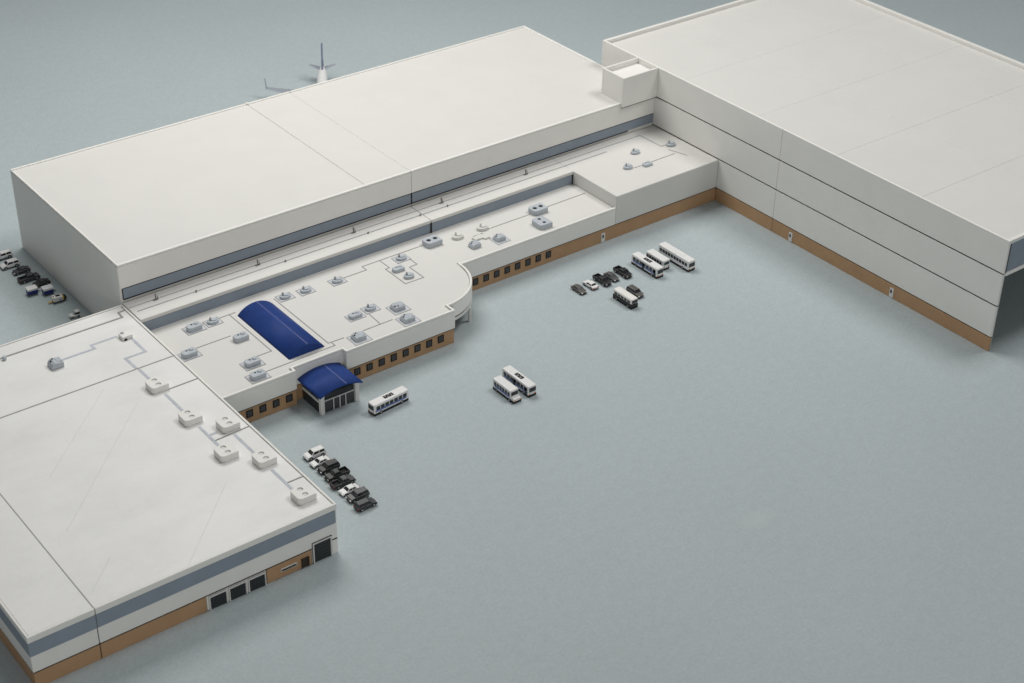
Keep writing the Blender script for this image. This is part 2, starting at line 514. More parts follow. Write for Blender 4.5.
# ------------------------------------------------------------------ front-left building
LX0, LX1, LY0, LY1, LH = -77.5, -55.77, -22.1, 9.12, 4.15
lb = thing("cargo_building", "front-corner white building with dusty seamed roof, white twin-fan boxes and black loading doors", "building", (-66, -6, 0))
def lb_(x0, x1, y0, y1, z0, z1): return [x0 + 66, x1 + 66, y0 + 6, y1 + 6, z0, z1]
SX, SY = -73.13, 0.24
bm = bmesh.new()
for x0, x1, y0, y1 in ((LX0, LX1, SY + 0.02, LY1), (LX0, SX - 0.025, LY0, SY - 0.02), (SX + 0.025, LX1, LY0, SY - 0.02)):
    box(bm, *lb_(x0, x1, y0, y1, 1.28, 3.99))
wl = obj("wall", bm, "white", lb, 0.05, 2)
for b6 in ((LX0 + 0.02, SX - 0.03, LY0 + 0.02, LY0 + 0.3, 0, 1.195), (SX + 0.03, -65.75, LY0 + 0.02, LY0 + 0.3, 0, 1.195),
           (-61.25, -57.86, LY0 + 0.02, LY0 + 0.3, 0, 1.195), (LX0 + 0.02, LX0 + 0.3, LY0 + 0.303, LY1 - 0.02, 0, 1.195)):
    one("base_course", "tan", lb, *lb_(*b6), bevel=0.015, seg=1)
for b6 in ((LX0 + 0.03, -65.6, LY0 + 0.03, LY0 + 0.29, 1.196, 1.279), (-65.6, -61.2, LY0 - 0.004, LY0 + 0.29, 1.216, 1.279),
           (-61.2, -57.78, LY0 + 0.03, LY0 + 0.29, 1.196, 1.279), (-56.15, LX1 - 0.02, LY0 - 0.006, LY0 + 0.29, 1.206, 1.279),
           (LX0 + 0.03, LX0 + 0.28, LY0 + 0.3, LY1 - 0.05, 1.196, 1.279), (SX - 0.024, SX + 0.024, LY0 + 0.08, LY0 + 0.3, 0, 1.19)):
    one("shadow_gap", "line", lb, *lb_(*b6))
one("shadow_gap", "line", lb, *lb_(SX - 0.024, SX + 0.024, LY0 + 0.08, LY0 + 0.3, 1.285, 3.9))
bm = bmesh.new(); box(bm, *lb_(LX1 - 0.3, LX1, LY0 + 0.3, LY1, 0, 1.215)); box(bm, *lb_(-57.8, LX1, LY0 + 0.003, LY0 + 0.297, 0, 1.215))
box(bm, *lb_(-65.7, -61.3, LY0 + 0.06, LY0 + 0.3, 0, 1.215))
box(bm, *lb_(LX0 + 0.3, LX1 - 0.3, LY1 - 0.3, LY1 - 0.02, 0, 1.2))
obj("plinth_wall", bm, "white", lb, 0.02, 1)
bm = bmesh.new()
box(bm, *lb_(LX0 - 0.03, SX - 0.03, LY0 - 0.03, LY0 + 0.05, 2.6, 3.66)); box(bm, *lb_(SX + 0.03, LX1 - 0.1, LY0 - 0.03, LY0 + 0.05, 2.6, 3.66))
box(bm, *lb_(LX0 - 0.03, LX0 + 0.05, LY0 + 0.053, LY1 - 0.1, 2.6, 3.66))
obj("painted_band", bm, "band", lb)
bm = bmesh.new()
for (x0, x1, y0, y1, sides) in ((LX0, LX1, SY + 0.02, LY1, "nwe"), (LX0, SX - 0.025, LY0, SY - 0.02, "sw"), (SX + 0.025, LX1, LY0, SY - 0.02, "se")):
    w = 0.13; e = 0.035
    if "s" in sides: box(bm, *lb_(x0 - (e if "w" in sides else 0), x1 + (e if "e" in sides else 0), y0 - e, y0 + w, 3.68, LH))
    if "n" in sides: box(bm, *lb_(x0 - e, x1 + e, y1 - w, y1, 3.992, LH))
    ya = y0 + (w + 0.002 if "s" in sides else 0); yb = y1 - (w + 0.002 if "n" in sides else 0)
    if "w" in sides: box(bm, *lb_(x0 - e, x0 + w, ya, yb, 3.68, LH))
    if "e" in sides: box(bm, *lb_(x1 - w, x1 + e, ya, yb, 3.68, LH))
obj("parapet", bm, "white", lb, 0.035, 2)
bm = bmesh.new()
for x0, x1, y0, y1 in ((LX0 + 0.16, LX1 - 0.17, SY + 0.025, LY1 - 0.17), (LX0 + 0.16, SX - 0.028, LY0 + 0.16, SY - 0.025), (SX + 0.028, LX1 - 0.17, LY0 + 0.16, SY - 0.025)):
    box(bm, *lb_(x0, x1, y0, y1, 3.995, 4.085))
obj("roof", bm, "dusty", lb, 0.02, 1)
LZ = 4.085
o66 = lambda pts: [(x + 66, y + 6) for x, y in pts]
# joint covers: dark lines along the panel seams
conduit(lb, o66([(LX0 + 0.1, SY), (LX1 - 0.14, SY)]), 0.10, 4.06, 0.05, "thinline", "roof_joint")
conduit(lb, o66([(SX, LY0 + 0.1), (SX, SY - 0.06)]), 0.07, 4.05, 0.03, "thinline", "roof_joint")
# loading doors
def framed_opening(name, x0, x1, z0, z1, material, w=0.09, frame="trim", sill=False):
    bm = bmesh.new()
    box(bm, *lb_(x0 - w, x0, LY0 - 0.10, LY0 + 0.02, z0, z1)); box(bm, *lb_(x1, x1 + w, LY0 - 0.10, LY0 + 0.02, z0, z1))
    box(bm, *lb_(x0 - w, x1 + w, LY0 - 0.10, LY0 + 0.02, z1, z1 + w * 0.8))
    if sill: box(bm, *lb_(x0 - w, x1 + w, LY0 - 0.05, LY0 + 0.02, z0 - w * 0.8, z0))
    bm2 = bmesh.new(); box(bm2, *lb_(x0, x1, LY0 - 0.012, LY0 + 0.02, z0, z1))
    for k in range(1, 5):
        z = z0 + (z1 - z0) * k / 5
        if name != "window": box(bm2, *lb_(x0 + 0.02, x1 - 0.02, LY0 - 0.022, LY0 - 0.013, z - 0.01, z + 0.01))
    d = obj(name, bm2, material, lb)
    obj("frame", bm, frame, d, 0.012, 1)
    return d
for x0, x1 in ((-65.50, -64.33), (-64.06, -62.90), (-62.62, -61.46)):
    framed_opening("loading_door", x0, x1, 0.02, 1.05, "darkdoor", 0.07)
td = framed_opening("tall_door", -57.66, -56.36, 0.02, 1.60, "darkdoor")
for b6 in ((-57.785, -57.752, LY0 - 0.04, LY0 - 0.002, 0.0, 1.70), (-56.268, -56.235, LY0 - 0.04, LY0 - 0.002, 0.0, 1.70), (-57.785, -56.235, LY0 - 0.04, LY0 - 0.002, 1.702, 1.735)):
    one("reveal", "line", td, *lb_(*b6))
framed_opening("window", -60.2, -59.05, 0.52, 0.73, "glass", 0.03, "trim", True)
framed_opening("service_door", -58.62, -58.12, 0.02, 0.78, "browndoor", 0.04, "browndoor")
# roof equipment
for x, y in ((-58.92, -2.86), (-58.92, -7.88), (-57.18, -10.15), (-58.95, -13.05), (-57.2, -15.2), (-57.15, -20.2)):
    twin_fan_unit(lb, x + 66, y + 6, LZ, 1.36, 1.36, 0.52, "white", "roof")
o = cube_unit(lb, -63.6 + 66, 4.1 + 6, LZ, False); o.scale = (1.0, 1.05, 1.1)
bm = bmesh.new(); prism(bm, rounded_plan(-0.45, 0.42, -0.4, 0.4, 0.12), 0, 0.33)
o = obj("rooftop_unit", bm, "white", lb, 0.05, 2); o.location = (-57.63 + 66, 4.68 + 6, LZ)
bm = bmesh.new(); box(bm, -0.30, -0.05, 0.05, 0.34, 0.33, 0.37); obj("cowl", bm, "conduit", o, 0.02, 1)
bm = bmesh.new(); box(bm, -0.3, -0.1, -0.47, -0.38, 0.0, 0.14); obj("pipe_stub", bm, "hole", o)
for pts in ([(-62.95, 4.6), (-60.25, 4.6), (-60.25, 5.18), (-58.1, 5.18)], [(-57.35, 4.2), (-57.35, 2.0), (-59.0, 2.0), (-58.95, 0.34)],
            [(-58.85, 0.12), (-58.82, -2.5)], [(-58.8, -3.9), (-58.8, -7.5)], [(-58.8, -8.95), (-58.8, -12.66)],
            [(-58.68, -10.3), (-58.05, -10.3)], [(-57.25, -11.2), (-57.25, -14.83)], [(-57.25, -16.3), (-57.25, -19.77)]):
    conduit(lb, o66(pts), 0.22, LZ, 0.018, "duct", "roof_duct")
for pts, w in (([(-76.5, 7.5), (-56.55, 7.42), (-56.5, 8.22), (-55.95, 8.25)], 0.13), ([(-58.3, -3.53), (-55.95, -3.53)], 0.07),
               ([(-58.68, -11.1), (-55.95, -11.0)], 0.07), ([(-57.13, -18.2), (-55.95, -18.2)], 0.07)):
    conduit(lb, o66(pts), w, LZ, 0.045, "thinline")
# hairline print marks running diagonally across the roof panel
for pts in ([(-71.3, -14.2), (-60.9, -3.7)], [(-69.7, -8.2), (-62.1, -0.7)], [(-66.5, -21.75), (-60.4, -15.7)], [(-72.6, -20.6), (-70.2, -18.2)]):
    conduit(lb, o66(pts), 0.03, LZ, 0.004, "faint", "hairline_mark")
bm = bmesh.new(); cyl(bm, -66.3 + 66, 7.15 + 6, LZ, LZ + 0.3, 0.16, 12); obj("roof_detail", bm, "unit", lb, 0.03, 1)

# ------------------------------------------------------------------ terminal
te = thing("terminal_building", "low white terminal with tan window wall, curved canopy and grey rooftop machines, between the hangars", "building", (-30, 0, 0))
t30 = lambda pts: [(x + 30, y) for x, y in pts]
def tm(x0, x1, y0, y1, z0, z1): return [x0 + 30, x1 + 30, y0, y1, z0, z1]
TX0, TX1 = -55.70, -0.03
RZ = 2.98
wallpoly = [(TX0, 9.1), (TX0, -5.52), (-48.87, -5.52), (-48.87, -5.02), (-44.38, -5.02), (-44.38, -5.52), (-34.13, -5.52), (-34.13, 0.08), (TX1, 0.08), (TX1, 9.1)]
bm = bmesh.new(); prism(bm, t30(wallpoly), 0, 1.335)
obj("wall", bm, "tan", te, 0.03, 2)
inset = 0.05
gappoly = [(TX0 + .1, 9.0), (TX0 + .1, -5.54), (-48.85, -5.54), (-48.85, -5.04), (-44.40, -5.04), (-44.40, -5.54), (-34.11, -5.54), (-34.11, 0.06), (TX1, 0.06), (TX1, 9.0)]
bm = bmesh.new(); prism(bm, t30(gappoly), 1.335, 1.41)
obj("shadow_gap", bm, "line", te)
# white fascia and low roof
arc = [(-34.1 + 4.75 * math.cos(R(a)), 0.08 + 4.75 * math.sin(R(a))) for a in range(-90, 1, 5)]
main = [(TX0, 6.1), (TX0, -5.6), (-48.85, -5.6), (-48.85, -5.1), (-44.4, -5.1), (-44.4, -5.6), (-34.07, -5.6), (-34.07, -0.0), (-12.42, 0.0), (-12.42, 6.1)]
bm = bmesh.new(); prism(bm, t30(main), 1.41, 2.90)
obj("fascia", bm, "white", te, 0.05, 3)
bm = bmesh.new(); prism(bm, t30([(-34.0, -0.05)] + [(x, y) for x, y in arc[1:-1]] + [(-29.36, -0.05)]), 1.74, 2.90)
obj("canopy_fascia", bm, "white", te, 0.03, 2)
bm = bmesh.new()
arc2 = [(-34.1 + 4.70 * math.cos(R(a)), 0.08 + 4.70 * math.sin(R(a))) for a in range(-89, -1, 4)]
prism(bm, t30([(-34.0, -0.08)] + arc2 + [(-29.45, -0.08)]), 1.62, 1.738)
obj("canopy_gap", bm, "line", te)
bm = bmesh.new()
ro = [(-34.1 + 4.76 * math.cos(R(a)), 0.08 + 4.76 * math.sin(R(a))) for a in range(-89, -1, 4)]
ri = [(-34.1 + 4.45 * math.cos(R(a)), 0.08 + 4.45 * math.sin(R(a))) for a in range(-89, -1, 4)]
prism(bm, t30(ro + ri[::-1]), 1.36, 1.618)
obj("canopy_ring", bm, "trim", te, 0.02, 1)
bm = bmesh.new(); cyl(bm, -31.16 + 30, -3.62, 0, 1.358, 0.13, 12)
obj("canopy_post", bm, "trim", te)
bm = bmesh.new()
inner = [(TX0 + 0.05, 6.08), (TX0 + 0.05, -5.37), (-49.08, -5.37), (-49.08, -4.87), (-44.17, -4.87), (-44.17, -5.37), (-34.3, -5.37), (-34.3, -4.45)] + \
        [(-34.1 + 4.52 * math.cos(R(a)), 0.08 + 4.52 * math.sin(R(a))) for a in range(-85, -2, 5)] + [(-29.5, 0.23), (-12.45, 0.23), (-12.45, 6.08)]
prism(bm, t30(inner), 2.902, RZ)
obj("roof", bm, "roof", te)
# parapet lip
lip_o = main[1:7] + [(-34.07, -4.67)] + arc[1:] + [(-29.28, 0.0), (-12.42, 0.0)]
def offset_wall(bm, pts, w, z0, z1):
    P = [Vector(p) for p in pts]; n = len(P); inn = []
    for i in range(n):
        d0 = (P[i] - P[i - 1]).normalized() if i else (P[1] - P[0]).normalized()
        d1 = (P[i + 1] - P[i]).normalized() if i < n - 1 else d0
        n0 = Vector((-d0.y, d0.x)); n1 = Vector((-d1.y, d1.x)); m_ = (n0 + n1).normalized()
        inn.append(P[i] + m_ * (w / max(0.4, m_.dot(n0))))
    for i in range(n - 1):
        q = [P[i], P[i + 1], inn[i + 1], inn[i]]
        lo = [bm.verts.new((v.x, v.y, z0)) for v in q]; hi = [bm.verts.new((v.x, v.y, z1)) for v in q]
        bm.faces.new(hi); bm.faces.new(lo[::-1])
        for k in range(4):
            if (k == 1 and i < n - 2) or (k == 3 and i > 0): continue
            j = (k + 1) % 4
            bm.faces.new((lo[k], lo[j], hi[j], hi[k]))
    bmesh.ops.remove_doubles(bm, verts=bm.verts, dist=1e-4)
bm = bmesh.new(); offset_wall(bm, t30(lip_o), 0.19, 2.905, 3.14)
obj("parapet", bm, "white", te, 0.05, 3)
# raised rear strip with blue clerestory, and the end block
bm = bmesh.new()
box(bm, *tm(TX0, -28.22, 6.12, 9.1, 1.5, 3.92)); box(bm, *tm(-28.18, -12.4, 6.12, 9.1, 1.5, 3.92))
obj("upper_wall", bm, "white", te, 0.02, 1)
bm = bmesh.new()
box(bm, *tm(TX0, -28.22, 6.02, 9.1, 3.922, 4.24)); box(bm, *tm(-28.18, -12.4, 6.02, 9.1, 3.922, 4.24))
obj("upper_roof", bm, "roof", te, 0.06, 3)
bm = bmesh.new()
box(bm, *tm(TX0, -28.28, 6.06, 6.118, 2.70, 3.90)); box(bm, *tm(-28.12, -12.55, 6.06, 6.118, 2.70, 3.90))
obj("window_strip", bm, "band", te)
one("strip_edge", "line", te, *tm(-28.275, -28.125, 6.015, 6.118, 2.98, 4.0)); one("strip_edge", "line", te, *tm(-12.54, -12.405, 6.04, 6.118, 2.98, 3.92))
bm = bmesh.new(); box(bm, *tm(-12.398, TX1, -0.0, 9.1, 1.41, 4.24))
obj("end_block", bm, "roof", te, 0.07, 3)
bm = bmesh.new()
for y in (7.25,):
    box(bm, *tm(TX0 + 0.4, -7.4, y, y + 0.09, 4.241, 4.275))
obj("roof_rail", bm, "conduit", te)
bm = bmesh.new(); ribbon(bm, t30([(TX0 + 0.1, 8.12), (-2.6, 8.12), (-2.5, 5.2), (-1.9, 5.15)]), 0.07, 4.241, 0.035)
obj("conduit", bm, "conduit", te)
for x in (-53.32, -44.1, -34.8, -25.68, -16.34):
    bm = bmesh.new(); box(bm, *tm(x - 0.22, x + 0.2, 7.98, 8.08, 4.241, 4.33))
    a = obj("antenna", bm, "pole", te)
    bm = bmesh.new(); cyl(bm, x + 30 - 0.02, 8.02, 4.32, 4.78, 0.045, 8, r2=0.07); cyl(bm, x + 30 + 0.14, 8.03, 4.32, 4.55, 0.04, 8)
    obj("mast", bm, "pole", a)
for x in (-50.2, -41.98, -33.87, -28.5, -25.62):
    bm = bmesh.new(); cyl(bm, x + 30, 7.22, 4.276, 4.40, 0.07, 8)
    obj("rail_stud", bm, "pole", te)
# windows in the tan wall
def t_window(x, yw):
    bm = bmesh.new(); box(bm, *tm(x - 0.29, x + 0.29, yw - 0.03, yw + 0.05, 0.52, 1.17))
    w = obj("window", bm, "hole", te)
    bm = bmesh.new(); box(bm, *tm(x - 0.19, x - 0.015, yw - 0.036, yw - 0.0, 0.60, 1.10)); box(bm, *tm(x + 0.015, x + 0.19, yw - 0.036, yw, 0.60, 1.10))
    obj("pane", bm, "pane", w)
for i in range(5): t_window(-54.13 + 1.145 * i, -5.52)
for i in range(8): t_window(-43.41 + 1.137 * i, -5.52)
for i in range(8): t_window(-27.85 + 1.128 * i, 0.08)
service_door(te, Matrix.Translation((-13.71 + 30, 0.08, 0)))
# faint joints between wall panels
# skylight: blue barrel vault on the roof
def vault(bm, x0, x1, y0, y1, z0, rise, n=20, thick=0.0):
    xs_ = [(x0 + x1) / 2 + (x1 - x0) / 2 * math.sin(R(-90 + 180 * i / n)) * 1.0 for i in range(n + 1)]
    rings = []
    w = (x1 - x0) / 2; cx = (x0 + x1) / 2
    r = (w * w + rise * rise) / (2 * rise)
    a = math.asin(w / r)
    prof = [(cx + r * math.sin(-a + 2 * a * i / n), z0 + r * math.cos(-a + 2 * a * i / n) - (r - rise)) for i in range(n + 1)]
    if thick:
        prof = prof + [(x, z - thick) for x, z in prof[::-1]]
    else:
        prof = prof
    profile_y(bm, prof, y0, y1)
bm = bmesh.new(); vault(bm, -48.42 + 30, -45.2 + 30, -3.85, 4.0, RZ, 0.72)
sk = obj("skylight", bm, "blue", te)
for p in sk.data.polygons: p.use_smooth = abs(p.normal.y) < 0.5
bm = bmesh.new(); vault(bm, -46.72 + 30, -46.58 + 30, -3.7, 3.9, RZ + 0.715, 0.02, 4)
obj("glint_strip", bm, "glint", sk)  # highlight along the crown, painted as a thin pale strip
# entrance porch
bm = bmesh.new()
vault(bm, -48.52 + 30, -44.72 + 30, -8.38, -5.12, 1.97, 0.42, 20, 0.10)
po = obj("entrance_porch", bm, "blue", te)
for p in po.data.polygons: p.use_smooth = abs(p.normal.y) < 0.5 and abs(p.normal.x) < 0.9
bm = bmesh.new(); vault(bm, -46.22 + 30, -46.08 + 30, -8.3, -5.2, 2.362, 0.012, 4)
obj("glint_strip", bm, "glint", po)  # specular streak right of the crown, painted as a strip
for x in (-48.04, -44.95):
    one("post", "trim", po, *tm(x - 0.17, x + 0.17, -7.92, -7.58, 0, 1.86), bevel=0.04)
bm = bmesh.new(); vault(bm, -48.2 + 30, -44.8 + 30, -7.9, -7.6, 1.84, 0.39, 16, 0.16)
obj("arch_beam", bm, "trim", po)
bm = bmesh.new(); vault(bm, -47.84 + 30, -45.15 + 30, -7.66, -7.6, 1.62, 0.42, 16)
obj("transom_glass", bm, "glass", po)
bm = bmesh.new(); box(bm, *tm(-47.84, -45.15, -7.70, -7.6, 0, 1.618)); obj("glass_wall", bm, "glass", po)
one("door_rail", "trim", po, *tm(-47.84, -45.15, -7.76, -7.702, 1.02, 1.10))
for x in (-46.98, -46.42, -45.9):
    one("mullion", "trim", po, *tm(x - 0.035, x + 0.035, -7.75, -7.702, 0.0, 1.018))
for x0, x1 in ((-47.82, -47.03), (-46.93, -46.47), (-46.37, -45.95), (-45.85, -45.16)):
    one("door_leaf", "pane", po, *tm(x0 + 0.05, x1 - 0.05, -7.725, -7.702, 0.04, 0.98))
for x0, x1 in ((-48.12, -48.04), (-44.95, -44.87)):
    one("side_glass", "glass", po, *tm(x0, x1, -7.545, -5.1, 0, 1.66))
one("side_rail", "trim", po, *tm(-48.2, -48.122, -7.545, -5.15, 0.98, 1.16))
one("side_beam", "trim", po, *tm(-48.24, -48.04, -7.55, -5.12, 1.665, 1.83))
one("side_beam", "trim", po, *tm(-44.95, -44.75, -7.55, -5.12, 1.665, 1.83))
# roof equipment
for x, y in ((-49.9, 0.82), ):
    hump_unit(te, x + 30, y, RZ, False)
for x, y in ((-50.95, -2.75), (-51.5, -4.5), (-52.1, 4.25)):
    hump_unit(te, x + 30, y, RZ)
o = hump_unit(te, -54.2 + 30, 1.15, RZ)
for x, y in ((-50.45, 4.25), (-43.9, 4.2), (-42.05, 4.05), (-39.15, 3.85), (-39.35, -1.35), (-32.82, 3.85)):
    fin_unit(te, x + 30, y, RZ)
hump_unit(te, -40.95 + 30, -1.6, RZ, True).scale = (0.9, 0.85, 0.75)
hump_unit(te, -34.1 + 30, 2.4, RZ, False).scale = (0.85, 0.85, 0.75)
fin_unit(te, -34.0 + 30, 1.0, RZ, False)
for x, y, f in ((-42.5, -4.45, 1), (-37.55, -2.55, -1), (-37.9, -4.45, 1)):
    cube_unit(te, x + 30, y, RZ, True, f)
twin_fan_unit(te, -29.3 + 30, 4.4, RZ, 1.5, 1.15, 0.5, "unit", "hole", 'x')
twin_fan_unit(te, -18.4 + 30, 3.65, RZ, 1.5, 1.15, 0.5, "unit", "hole", 'x')
twin_fan_unit(te, -19.65 + 30, 1.5, RZ, 1.3, 1.5, 0.5, "unit", "hole", 'y')
cube_unit(te, -26.6 + 30, 1.9, RZ, False).scale = (0.9, 0.9, 0.9)
cube_unit(te, -24.15 + 30, 1.65, RZ, True).scale = (0.9, 0.9, 0.9)
fin_unit(te, -26.85 + 30, 4.0, RZ, False, "roof", 1.15)
fin_unit(te, -24.2 + 30, 4.0, RZ, False, "roof", 1.15)
bm = bmesh.new(); prism(bm, [(-0.7, -0.25), (0.1, -0.25), (0.1, -0.5), (0.7, -0.5), (0.7, 0.1), (0.3, 0.1), (0.3, 0.4), (-0.7, 0.3)], 0, 0.16)
o = obj("rooftop_unit", bm, "roof", te, 0.05, 2); o.location = (-25.3 + 30, 2.85, RZ)
for x, y in ((-5.4, 5.56), (-7.96, 3.63), (-1.62, 4.85)):
    fin_unit(te, x + 30, y, 4.24, False)
hump_unit(te, -6.15 + 30, 3.02, 4.24, False).scale = (0.8, 0.8, 0.6)
# thin pipework on the roofs
TL = 0.07
for pts in ([(-53.4, 1.72), (-50.3, 1.72)], [(-48.85, 4.45), (-48.85, -2.0), (-50.3, -2.0)], [(-51.3, 4.52), (-48.3, 4.52)],
            [(-44.75, 4.55), (-44.75, -3.62), (-43.35, -3.68)], [(-50.7, -4.22), (-44.5, -4.2), (-44.5, -3.74)],
            [(-41.6, -3.7), (-38.8, -3.68)], [(-39.95, -3.62), (-39.85, -1.95)], [(-38.5, 4.02), (-36.2, 4.02), (-36.2, 4.68), (-30.1, 4.68)],
            [(-34.45, 4.62), (-34.45, 3.2), (-34.85, 3.2), (-34.85, 0.28), (-33.05, 0.24), (-33.05, 2.3), (-32.25, 2.35), (-32.25, 3.3)],
            [(-24.0, 3.72), (-19.2, 3.7)], [(-17.6, 3.9), (-12.7, 3.95)], [(-26.1, 2.5), (-25.6, 3.4), (-24.6, 3.4)]):
    conduit(te, t30(pts), TL, RZ, 0.03)
for pts in ([(-7.5, 3.3), (-6.7, 3.3)], [(-5.6, 3.3), (-2.5, 3.35)], [(-2.4, 4.3), (-1.8, 2.4)]):
    conduit(te, t30(pts), TL, 4.241, 0.03)


# ------------------------------------------------------------------ vehicles
def wheel_mesh(bm, x, y, r, w, n=14):
    """axle along y"""
    a = [bm.verts.new((x + r * math.cos(2 * math.pi * i / n), y - w / 2, r + r * math.sin(2 * math.pi * i / n))) for i in range(n)]
    b = [bm.verts.new((x + r * math.cos(2 * math.pi * i / n), y + w / 2, r + r * math.sin(2 * math.pi * i / n))) for i in range(n)]
    bm.faces.new(a); bm.faces.new(b[::-1])
    for i in range(n):
        j = (i + 1) % n
        bm.faces.new((a[j], a[i], b[i], b[j]))


def wheels(root, xs_, yy, r, w=0.12):
    for x in xs_:
        for s in (-1, 1):
            bm = bmesh.new(); wheel_mesh(bm, x, s * yy, r, w)
            t = obj("wheel", bm, "tyre", root)
            bm = bmesh.new()
            n = 10; rr = r * 0.55; y = s * (yy + w / 2 + 0.006)
            f = [bm.verts.new((x + rr * math.cos(2 * math.pi * i / n), y, r + rr * math.sin(2 * math.pi * i / n))) for i in range(n)]
            f2 = [bm.verts.new((v.co.x, y - s * 0.02, v.co.z)) for v in f]
            bm.faces.new(f); bm.faces.new(f2[::-1])
            for i in range(n): bm.faces.new((f[i], f[(i + 1) % n], f2[(i + 1) % n], f2[i]))
            obj("rim", bm, "rim", t)


def loft(bm, sections):
    """closed body from cross-section loops of equal length"""
    rows = [[bm.verts.new(p) for p in s] for s in sections]
    n = len(rows[0])
    bm.faces.new(rows[0][::-1]); bm.faces.new(rows[-1])
    for a, b in zip(rows, rows[1:]):
        for i in range(n):
            j = (i + 1) % n
            bm.faces.new((a[i], a[j], b[j], b[i]))


def car_parts(root, kind, paint):
    """front of the car faces +x; sizes in model centimetres"""
    if kind == "sedan":
        Lh, W, zb, belt, top = 0.66, 0.29, 0.09, 0.27, 0.44
        prof = [(-Lh, zb + .04), (-Lh, 0.24), (-Lh + .05, 0.29), (-0.36, 0.30), (0.30, 0.285), (0.58, 0.245), (Lh, 0.19), (Lh, zb + .02)]
        cab = (-0.50, -0.30, 0.10, 0.36)
    elif kind == "suv":
        Lh, W, zb, belt, top = 0.72, 0.31, 0.10, 0.34, 0.56
        prof = [(-Lh, zb + .03), (-Lh, 0.34), (-Lh + .03, 0.36), (0.30, 0.36), (0.62, 0.32), (Lh, 0.25), (Lh, zb + .02)]
        cab = (-0.70, -0.62, 0.16, 0.40)
    else:
        Lh, W, zb, belt, top = 0.82, 0.31, 0.11, 0.35, 0.56
        prof = [(-Lh, zb + .03), (-Lh, 0.36), (0.40, 0.36), (0.74, 0.34), (Lh, 0.27), (Lh, zb + .02)]
        cab = (-0.18, -0.10, 0.26, 0.46)
    if kind == "pickup":
        # open load bed: floor, sides, tailgate and the cab block in one mesh
        bm = bmesh.new()
        profile_y(bm, [(-0.20, zb), (-0.20, 0.36), (0.40, 0.36), (0.74, 0.34), (Lh, 0.27), (Lh, zb + .02)], -W, W)
        box(bm, -Lh, -0.203, -W, W, zb, 0.20)
        box(bm, -Lh, -0.203, -W, -W + 0.06, 0.203, 0.37); box(bm, -Lh, -0.203, W - 0.06, W, 0.203, 0.37)
        box(bm, -Lh, -Lh + 0.06, -W + 0.063, W - 0.063, 0.203, 0.37)
        body = obj("body", bm, paint, root, 0.025, 2)
        bm = bmesh.new(); box(bm, -Lh + 0.065, -0.21, -W + 0.065, W - 0.065, 0.20, 0.215)
        obj("bed_liner", bm, "tyre", body)
    else:
        bm = bmesh.new(); profile_y(bm, prof, -W, W)
        body = obj("body", bm, paint, root, 0.04, 2)
    # greenhouse: dark glass frustum with a painted roof and pillars
    b0, t0, t1, b1 = cab
    wb, wt = W - 0.015, W - 0.075
    zb2 = belt - 0.04
    def ring(z, x0, x1, w): return [(x0, -w, z), (x1, -w, z), (x1, w, z), (x0, w, z)]
    bm = bmesh.new(); loft(bm, [ring(zb2, b0, b1, wb), ring(top - 0.03, t0, t1, wt)])
    obj("window_glass", bm, "glass", root, 0.015, 1)
    bm = bmesh.new(); loft(bm, [ring(top - 0.035, t0 - 0.03, t1 + 0.03, wt + 0.008), ring(top, t0 + 0.02, t1 - 0.02, wt - 0.03)])
    obj("roof", bm, paint, root, 0.015, 1)
    # pillars hug the four glass corners and the door post
    for s in (-1, 1):
        for xb, xt in ((b0, t0), (b1, t1), ((b0 + b1) / 2 - 0.02, (t0 + t1) / 2 - 0.02)):
            q = 0.022
            bm = bmesh.new()
            loft(bm, [[(xb - q, s * wb - q, zb2), (xb + q, s * wb - q, zb2), (xb + q, s * wb + q * .6, zb2), (xb - q, s * wb + q * .6, zb2)],
                      [(xt - q, s * wt - q, top - 0.03), (xt + q, s * wt - q, top - 0.03), (xt + q, s * wt + q * .6, top - 0.03), (xt - q, s * wt + q * .6, top - 0.03)]])
            obj("pillar", bm, paint, root)
    wheels(root, (-Lh * 0.62, Lh * 0.62), W - 0.045, 0.125 if kind == "sedan" else 0.145, 0.12)
    zl = 0.215 if kind == "sedan" else 0.265
    for s in (-1, 1):
        one("tail_light", "red", root, -Lh - 0.012, -Lh + 0.05, s * (W - 0.07) - 0.06, s * (W - 0.07) + 0.06, zl - 0.03, zl + 0.045)
        one("head_light", "lamp", root, Lh - 0.05, Lh + 0.012, s * (W - 0.08) - 0.06, s * (W - 0.08) + 0.06, zl - 0.055, zl + 0.005)
    one("bumper", "tyre", root, -Lh - 0.015, Lh + 0.015, -W + 0.03, W - 0.03, zb - 0.01, zb + 0.055, bevel=0.015, seg=1)


protos = {}
def car(kind, paint, x, y, deg, label, group, name="car"):
    key = (kind, paint)
    if key not in protos:
        t = thing(name, label, "pickup truck" if kind == "pickup" else "car", (x, y, 0), R(deg), group)
        car_parts(t, kind, paint)
        protos[key] = t
    else:
        t = copy_tree(protos[key])
        t.location = (x, y, 0); t.rotation_euler = (0, 0, R(deg))
        t["label"] = label; t["group"] = group
    t.scale = (1.11, 1.11, 1.11)
    return t


